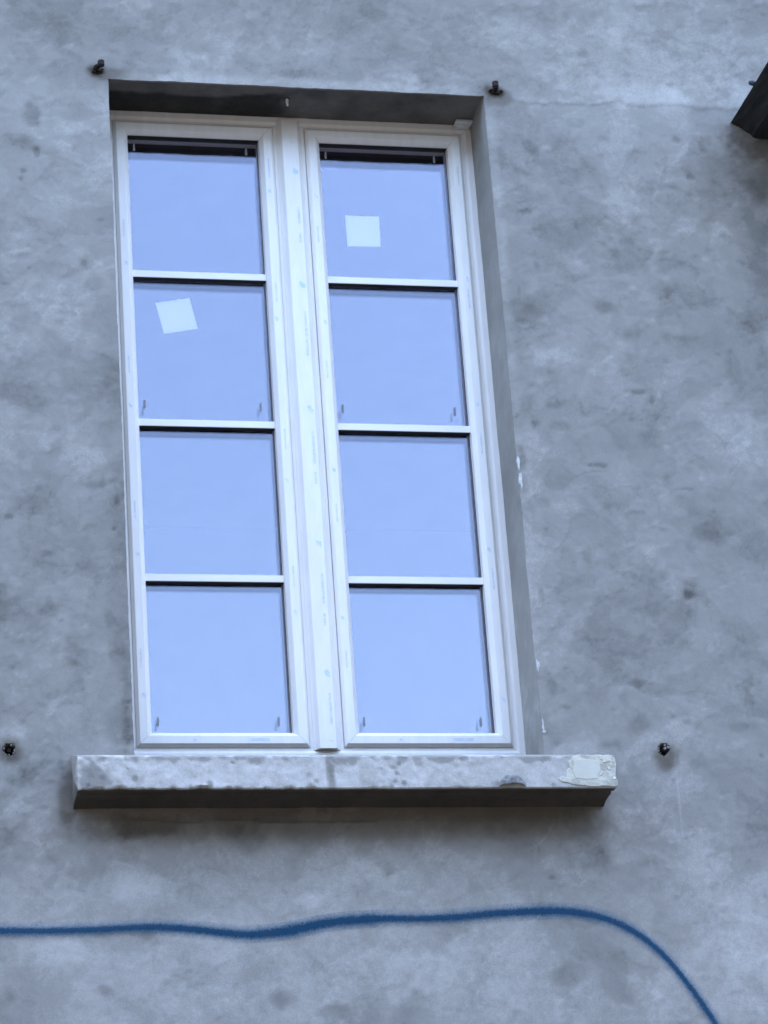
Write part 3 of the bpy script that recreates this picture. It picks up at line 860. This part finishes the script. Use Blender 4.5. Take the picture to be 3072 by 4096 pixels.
SB, STP = FB + 0.0355, TOP - 0.0355          # sash bottom and top
GLASS = D + 0.0345
sp_ = [(0.0006, D + 0.0085), (0.0006, D + 0.002), (0.0095, D - 0.008), (0.0325, D - 0.008), (0.0342, D - 0.0074), (0.0462, D + 0.0075), (0.0470, D + 0.0285), (0.0470, D + 0.062), (0.0006, D + 0.062)]
gp = [(0.0471, D + 0.0290), (0.0480, D + 0.0293), (0.0486, D + 0.0342), (0.0471, D + 0.0342)]
MUNT = [4.9418, 5.4478, 5.9528]
MH = 0.0113
SASHES = ((0.0355, 0.5478), (0.6510, 1.1645))


def blot(cx, cz, w, h, y, seed, n=10, rough=0.45):
    r_ = random.Random(seed)
    o = [(cx + w * r_.uniform(1 - rough, 1) * math.cos(2 * math.pi * k / n), cz + h * r_.uniform(1 - rough, 1) * math.sin(2 * math.pi * k / n)) for k in range(n)]
    return [(x, y, z) for x, z in o]


def prints(specs, y, parent, mat):
    """each printed mark of the protective film is a thin patch of its own"""
    for k, (x, z, w, h, kind) in enumerate(specs):
        mb = MB()
        if kind == 'b':
            r_ = random.Random(900 + k + int(z * 100))
            vs = []
            for q in range(14):
                a_ = 2 * math.pi * q / 14
                u, v = w * r_.uniform(0.45, 1.1) * math.cos(a_), h * r_.uniform(0.5, 1.1) * math.sin(a_)
                vs.append((x + u - 0.45 * v * w / h, y, z + v))
        else:
            vs = [(x - w, y, z - h), (x + w, y, z - h * 0.96), (x + w * 0.9, y, z + h), (x - w, y, z + h * 0.97)]
        mb.add(vs, [tuple(range(len(vs)))])
        mb.build('film_print', mat, parent)


for si, (sx0, sx1) in enumerate(SASHES):
    sash = empty('sash', win)
    for nm, mb in zip(('rail', 'stile', 'rail', 'stile'), ring_members((sx0, SB, sx1, STP), sp_)):
        mb.build(nm, M['pvc'], sash, bevel=0.0009)
    for nm, mb in zip(('gasket',) * 4, ring_members((sx0, SB, sx1, STP), gp)):
        mb.build(nm, M['gasket_grey'], sash)
    MB().box((sx0 + 0.0475, D + 0.0092, STP - 0.0480), (sx1 - 0.0475, D + 0.0340, STP - 0.0472)).build('gasket', M['gasket'], sash)
    gx0, gx1 = sx0 + 0.0464, sx1 - 0.0464
    edges = [SB + 0.0464] + MUNT + [STP - 0.0464]
    for k in range(4):
        za, zb = edges[k] + (0.0005 if k else 0), edges[k + 1] - (0.0005 if k < 3 else 0)
        MB().box((gx0, GLASS, za), (gx1, GLASS + 0.004, zb)).build('pane', M['glass_out'], sash)
        MB().box((gx0, GLASS + 0.022, za), (gx1, GLASS + 0.026, zb)).build('inner_pane', M['glass_in'], sash)
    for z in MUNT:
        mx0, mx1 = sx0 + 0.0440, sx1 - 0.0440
        pr = [(GLASS - 0.0002, z - MH), (GLASS - 0.0192, z - MH), (GLASS - 0.0200, z - MH + 0.0008), (GLASS - 0.0200, z + MH - 0.0008), (GLASS - 0.0192, z + MH), (GLASS - 0.0002, z + MH - 0.001)]
        n = len(pr)
        MB().add([(mx0, y, zz) for y, zz in pr] + [(mx1, y, zz) for y, zz in pr],
                 [(i, (i + 1) % n, n + (i + 1) % n, n + i) for i in range(n)] + [tuple(range(n)), tuple(range(2 * n - 1, n - 1, -1))]).build('muntin', M['pvc_bar'], sash)
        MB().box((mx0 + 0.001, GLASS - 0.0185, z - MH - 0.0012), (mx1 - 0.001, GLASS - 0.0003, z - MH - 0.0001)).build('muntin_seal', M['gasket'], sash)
    # small grey clips stuck on the glass near the corners
    xa, xb = (0.1055, 0.4645) if si == 0 else (0.7225, 1.0790)
    for z in (6.408, 5.516, 4.496):
        for x in (xa, xb):
            cl = MB().prism([(x - 0.0025, z + 0.014), (x + 0.0025, z + 0.014), (x + 0.003, z - 0.005), (x + 0.004, z - 0.009), (x + 0.001, z - 0.014), (x - 0.003, z - 0.013), (x - 0.004, z - 0.007)], GLASS - 0.0022, GLASS - 0.0002)
            cl.build('clip', M['clip'], sash)
    # printing of the protective film on the sash fronts
    yy = D - 0.0085
    xl, xr = sx0 + 0.021, sx1 - 0.021
    zs_ = [4.55, 4.83, 5.02, 5.28, 5.50, 5.78, 5.97, 6.22]
    prints([(xl + rnd.uniform(-0.005, 0.005), z + rnd.uniform(-0.03, 0.03), 0.0065, 0.009, 'b') for z in zs_[si::2]] +
           [(xr + rnd.uniform(-0.005, 0.005), z + rnd.uniform(-0.03, 0.03), 0.0065, 0.010, 'b') for z in zs_[1 - si::2]], yy, sash, M['print'])
    prints([(xl, z + 0.13, 0.0025, 0.03, 's') for z in zs_[::2]] + [(xr, z + 0.11, 0.0025, 0.035, 's') for z in zs_[1::2]] +
           [(sx0 + 0.36, SB + 0.021, 0.032, 0.0045, 's'), (sx0 + 0.17, SB + 0.02, 0.006, 0.006, 'b')], yy, sash, M['print_grey'])

# central cover strip with bevelled sides, stopping short of the bottom rail
mull = empty('mullion', win)
yb, yf = D + 0.0065, D - 0.0175
ml = [(0.5565, yb + 0.004), (0.5572, yb), (0.5640, yb - 0.007), (0.5730, yf + 0.001), (0.5750, yf), (0.6225, yf), (0.6245, yf + 0.001), (0.6335, yb - 0.007), (0.6402, yb), (0.6410, yb + 0.004)]
n = len(ml)
zA, zB = 4.3975, TOP - 0.016
MB().add([(x, y, zA) for x, y in ml] + [(x, y, zB) for x, y in ml],
         [(i, (i + 1) % n, n + (i + 1) % n, n + i) for i in range(n)] + [tuple(range(n)), tuple(range(2 * n - 1, n - 1, -1))]).build('cover_strip', M['pvc'], mull)
# the meeting stile behind it, with a lip either side
MB().box((0.5486, D + 0.0062, 4.3900), (0.6502, D + 0.060, TOP - 0.0200)).build('meeting_stile', M['pvc'], mull, bevel=0.001)
prints([(0.609, z, 0.0100, 0.0145, 'b') for z in (6.315, 5.915, 5.49, 5.045, 4.63)], yf - 0.0005, mull, M['print'])
prints([(0.612, z, 0.004, h, 's') for z, h in ((6.16, 0.03), (6.08, 0.018), (5.78, 0.045), (5.70, 0.03), (5.36, 0.055), (5.26, 0.02), (4.90, 0.05), (4.80, 0.02), (4.52, 0.05))] +
       [(0.609, 4.42, 0.006, 0.003, 'b'), (0.604, 6.42, 0.005, 0.006, 'b')], yf - 0.0005, mull, M['print_grey'])

# ------------------------------------------------------------------ paper squares on the glass
def paper(name, label, pts, tapes):
    e = empty(name)
    cx = sum(a for a, _ in pts) / 4
    cz = sum(c for _, c in pts) / 4
    e.location = (cx, GLASS + 0.0292, cz)
    tag(e, label, 'paper', 'paper squares taped on the panes')
    mb = MB()
    N = 8
    g0 = []
    for i in range(N + 1):
        for j in range(N + 1):
            u, v = i / N, j / N
            a = [(1 - u) * (1 - v) * pts[0][k] + u * (1 - v) * pts[1][k] + u * v * pts[2][k] + (1 - u) * v * pts[3][k] for k in (0, 1)]
            lift = 0.0012 * (abs(2 * u - 1) ** 3 + abs(2 * v - 1) ** 3) * rnd.uniform(0.3, 1)
            g0.append((a[0] - cx, -lift, a[1] - cz))
    fs = [(i * (N + 1) + j, (i + 1) * (N + 1) + j, (i + 1) * (N + 1) + j + 1, i * (N + 1) + j + 1) for i in range(N) for j in range(N)]
    mb.add(g0, fs)
    sh = mb.build('sheet', M['paper'], e)
    so = sh.modifiers.new('thickness', 'SOLIDIFY')
    so.thickness = 0.0003
    for (x, z, w, h) in tapes:
        MB().prism([(x - w - cx, z - h - cz), (x + w - cx, z - h * 0.8 - cz), (x + w * 0.9 - cx, z + h - cz), (x - w * 0.95 - cx, z + h - cz)], -0.0027, -0.0023).build('tape', M['tape'], e)
    return e


paper('paper_square', 'upright pale paper square taped inside the top pane of the right sash',
      [(0.7802, 6.0985), (0.8881, 6.1000), (0.8896, 6.2083), (0.7794, 6.2081)], [(0.8328, 6.2011, 0.012, 0.004), (0.8416, 6.1853, 0.003, 0.003), (0.8165, 6.1144, 0.007, 0.0045)])
paper('paper_square', 'tilted pale paper square taped inside the second pane of the left sash',
      [(0.1792, 5.7707), (0.2851, 5.7916), (0.2647, 5.8963), (0.1566, 5.8769)], [(0.2402, 5.8858, 0.015, 0.005), (0.1887, 5.7779, 0.005, 0.003)])

# ------------------------------------------------------------------ iron pintles of the lost shutters
GRP = 'iron shutter pintles around the window'


def pintle(label, x, z, hx):
    e = empty('shutter_pintle')
    e.location = (x, 0, z)
    tag(e, label, 'hinge pin', GRP)
    MB().tube([(-0.004, 0.02, 0.0), (-0.002, -0.012, 0.002), (hx * 0.6, -0.028, 0.002), (hx, -0.042, 0.0)], [0.0125, 0.012, 0.0095, 0.009], 10).build('arm', M['iron'], e, smooth=True)
    MB().tube([(hx, -0.044, -0.012), (hx, -0.044, -0.010), (hx, -0.044, 0.010), (hx, -0.044, 0.012)], [0.0110, 0.0128, 0.0128, 0.0105], 14).build('eye', M['iron'], e)
    MB().tube([(hx, -0.044, -0.0126), (hx, -0.044, -0.0122)], [0.005, 0.005], 10).build('pin_end', M['rust'], e)
    e.scale = (0.8, 0.86, 0.8)
    mb = MB()
    r_ = random.Random(int(abs(x) * 1000))
    for k in range(7):
        a = r_.uniform(math.pi * 0.9, math.pi * 2.1)
        q = lump(0.020 * math.cos(a), 0.012 * math.sin(a) - 0.003, r_.uniform(0.006, 0.011), r_.uniform(0.004, 0.007), y=-0.008, dep=0.014, seed=k + int(z * 50))
        mb.add(q.v, q.f)
    mb.build('rust_scale', M['iron'], e, bevel=0.001)
    return e


pintle('rusty pintle with a projecting eye above the left end of the lintel', -0.0356, 6.5500, 0.012)
pintle('rusty pintle with a projecting eye above the right end of the lintel', 1.2400, 6.5399, -0.012)


def socket(label, x, z, size, stub):
    e = empty('pintle_stub')
    e.location = (x, 0, z)
    tag(e, label, 'hinge pin', GRP)
    MB().tube([(0.0, 0.05, 0.0), (0.0, 0.01, 0.002), (0.0015, -0.006 if stub else 0.012, 0.003)], [size * 0.55, size * 0.5, size * 0.42], 9).build('stub', M['iron'], e)
    if stub:
        MB().tube([(0.0015, -0.0058, 0.0045), (0.0015, -0.0072, 0.0045)], [size * 0.34, size * 0.30], 8).build('broken_end', M['crumb'], e)
    mb = MB()
    r_ = random.Random(int(abs(x) * 999))
    for k in range(5):
        a = r_.uniform(0, 2 * math.pi)
        q = lump(size * 1.2 * math.cos(a), size * 1.2 * math.sin(a), r_.uniform(0.002, 0.0055), r_.uniform(0.002, 0.005), y=-0.0018, dep=0.009, seed=k)
        mb.add(q.v, q.f)
    mb.build('crumbled_rim', M['rim'], e, bevel=0.001)
    return e


socket('broken pintle stub in a dark hole left of the sill', -0.3529, 4.3350, 0.0125, False)
socket('broken pintle stub with a pale end in a dark hole right of the sill', 1.5663, 4.3322, 0.0135, True)

# ------------------------------------------------------------------ small things in the reveal
e = empty('wall_plug')
e.location = (0.576, 0.074, TOP)
tag(e, 'small white plastic plug hanging from the middle of the dark lintel underside', 'wall plug')
MB().tube([(0, 0, 0.01), (0, 0, -0.004), (0.0, 0.001, -0.016), (0.001, 0.001, -0.024)], [0.0045, 0.0045, 0.004, 0.003], 8).build('sleeve', M['plug'], e)
MB().tube([(0, -0.002, 0.001), (0, -0.002, -0.0012)], [0.009, 0.009], 12).build('collar', M['iron'], e)
e = empty('packing_shim')
e.location = (1.168, 0.164, TOP)
tag(e, 'pale flat shim left under the lintel at the top right corner of the window', 'shim')
MB().prism([(-0.028, -0.0105), (0.030, -0.0105), (0.030, -0.0035), (-0.024, -0.0035)], -0.016, 0.020).build('upper_plate', M['plug'], e)
MB().prism([(-0.022, -0.016), (0.024, -0.0165), (0.026, -0.0112), (-0.020, -0.0112)], -0.002, 0.026).build('lower_plate', M['chip'], e)

# ------------------------------------------------------------------ dark canopy end at the upper right
cano = empty('canopy')
cano.location = (2.2, 0, 6.45)
tag(cano, 'dark canopy end jutting out of the wall at the upper right', 'canopy')
base = [(2.0167, 6.4603), (2.027, 6.4545), (2.0392, 6.4475), (2.054, 6.440), (2.0706, 6.4278), (2.078, 6.418), (2.0855, 6.4101), (2.098, 6.406), (2.1103, 6.4048), (2.1373, 6.4033), (2.30, 6.402), (2.62, 6.402), (2.62, 6.52), (2.20, 6.56), (2.06, 6.495)]
mb = MB()
ys = np.linspace(0.04, -0.62, 12)
n = len(base)
vs = []
for i, y in enumerate(ys):
    for k, (x, z) in enumerate(base):
        w_ = 0.0025 if 0 < k < 11 else 0.0008
        vs.append((x - 2.2 + rnd.uniform(-w_, w_), y, z - 6.45 + rnd.uniform(-w_, w_)))
fs = [(i * n + k, i * n + (k + 1) % n, (i + 1) * n + (k + 1) % n, (i + 1) * n + k) for i in range(11) for k in range(n)]
fs += [tuple(range(n)), tuple(range(12 * n - 1, 11 * n - 1, -1))]
mb.add(vs, fs).build('hood', M['tar'], cano)
MB().tube([(2.035 - 2.2, -0.235, 0.016), (2.013 - 2.2, -0.236, 0.021), (2.004 - 2.2, -0.236, 0.022)], [0.008, 0.009, 0.006], 8).build('bolt', M['bolt'], cano)
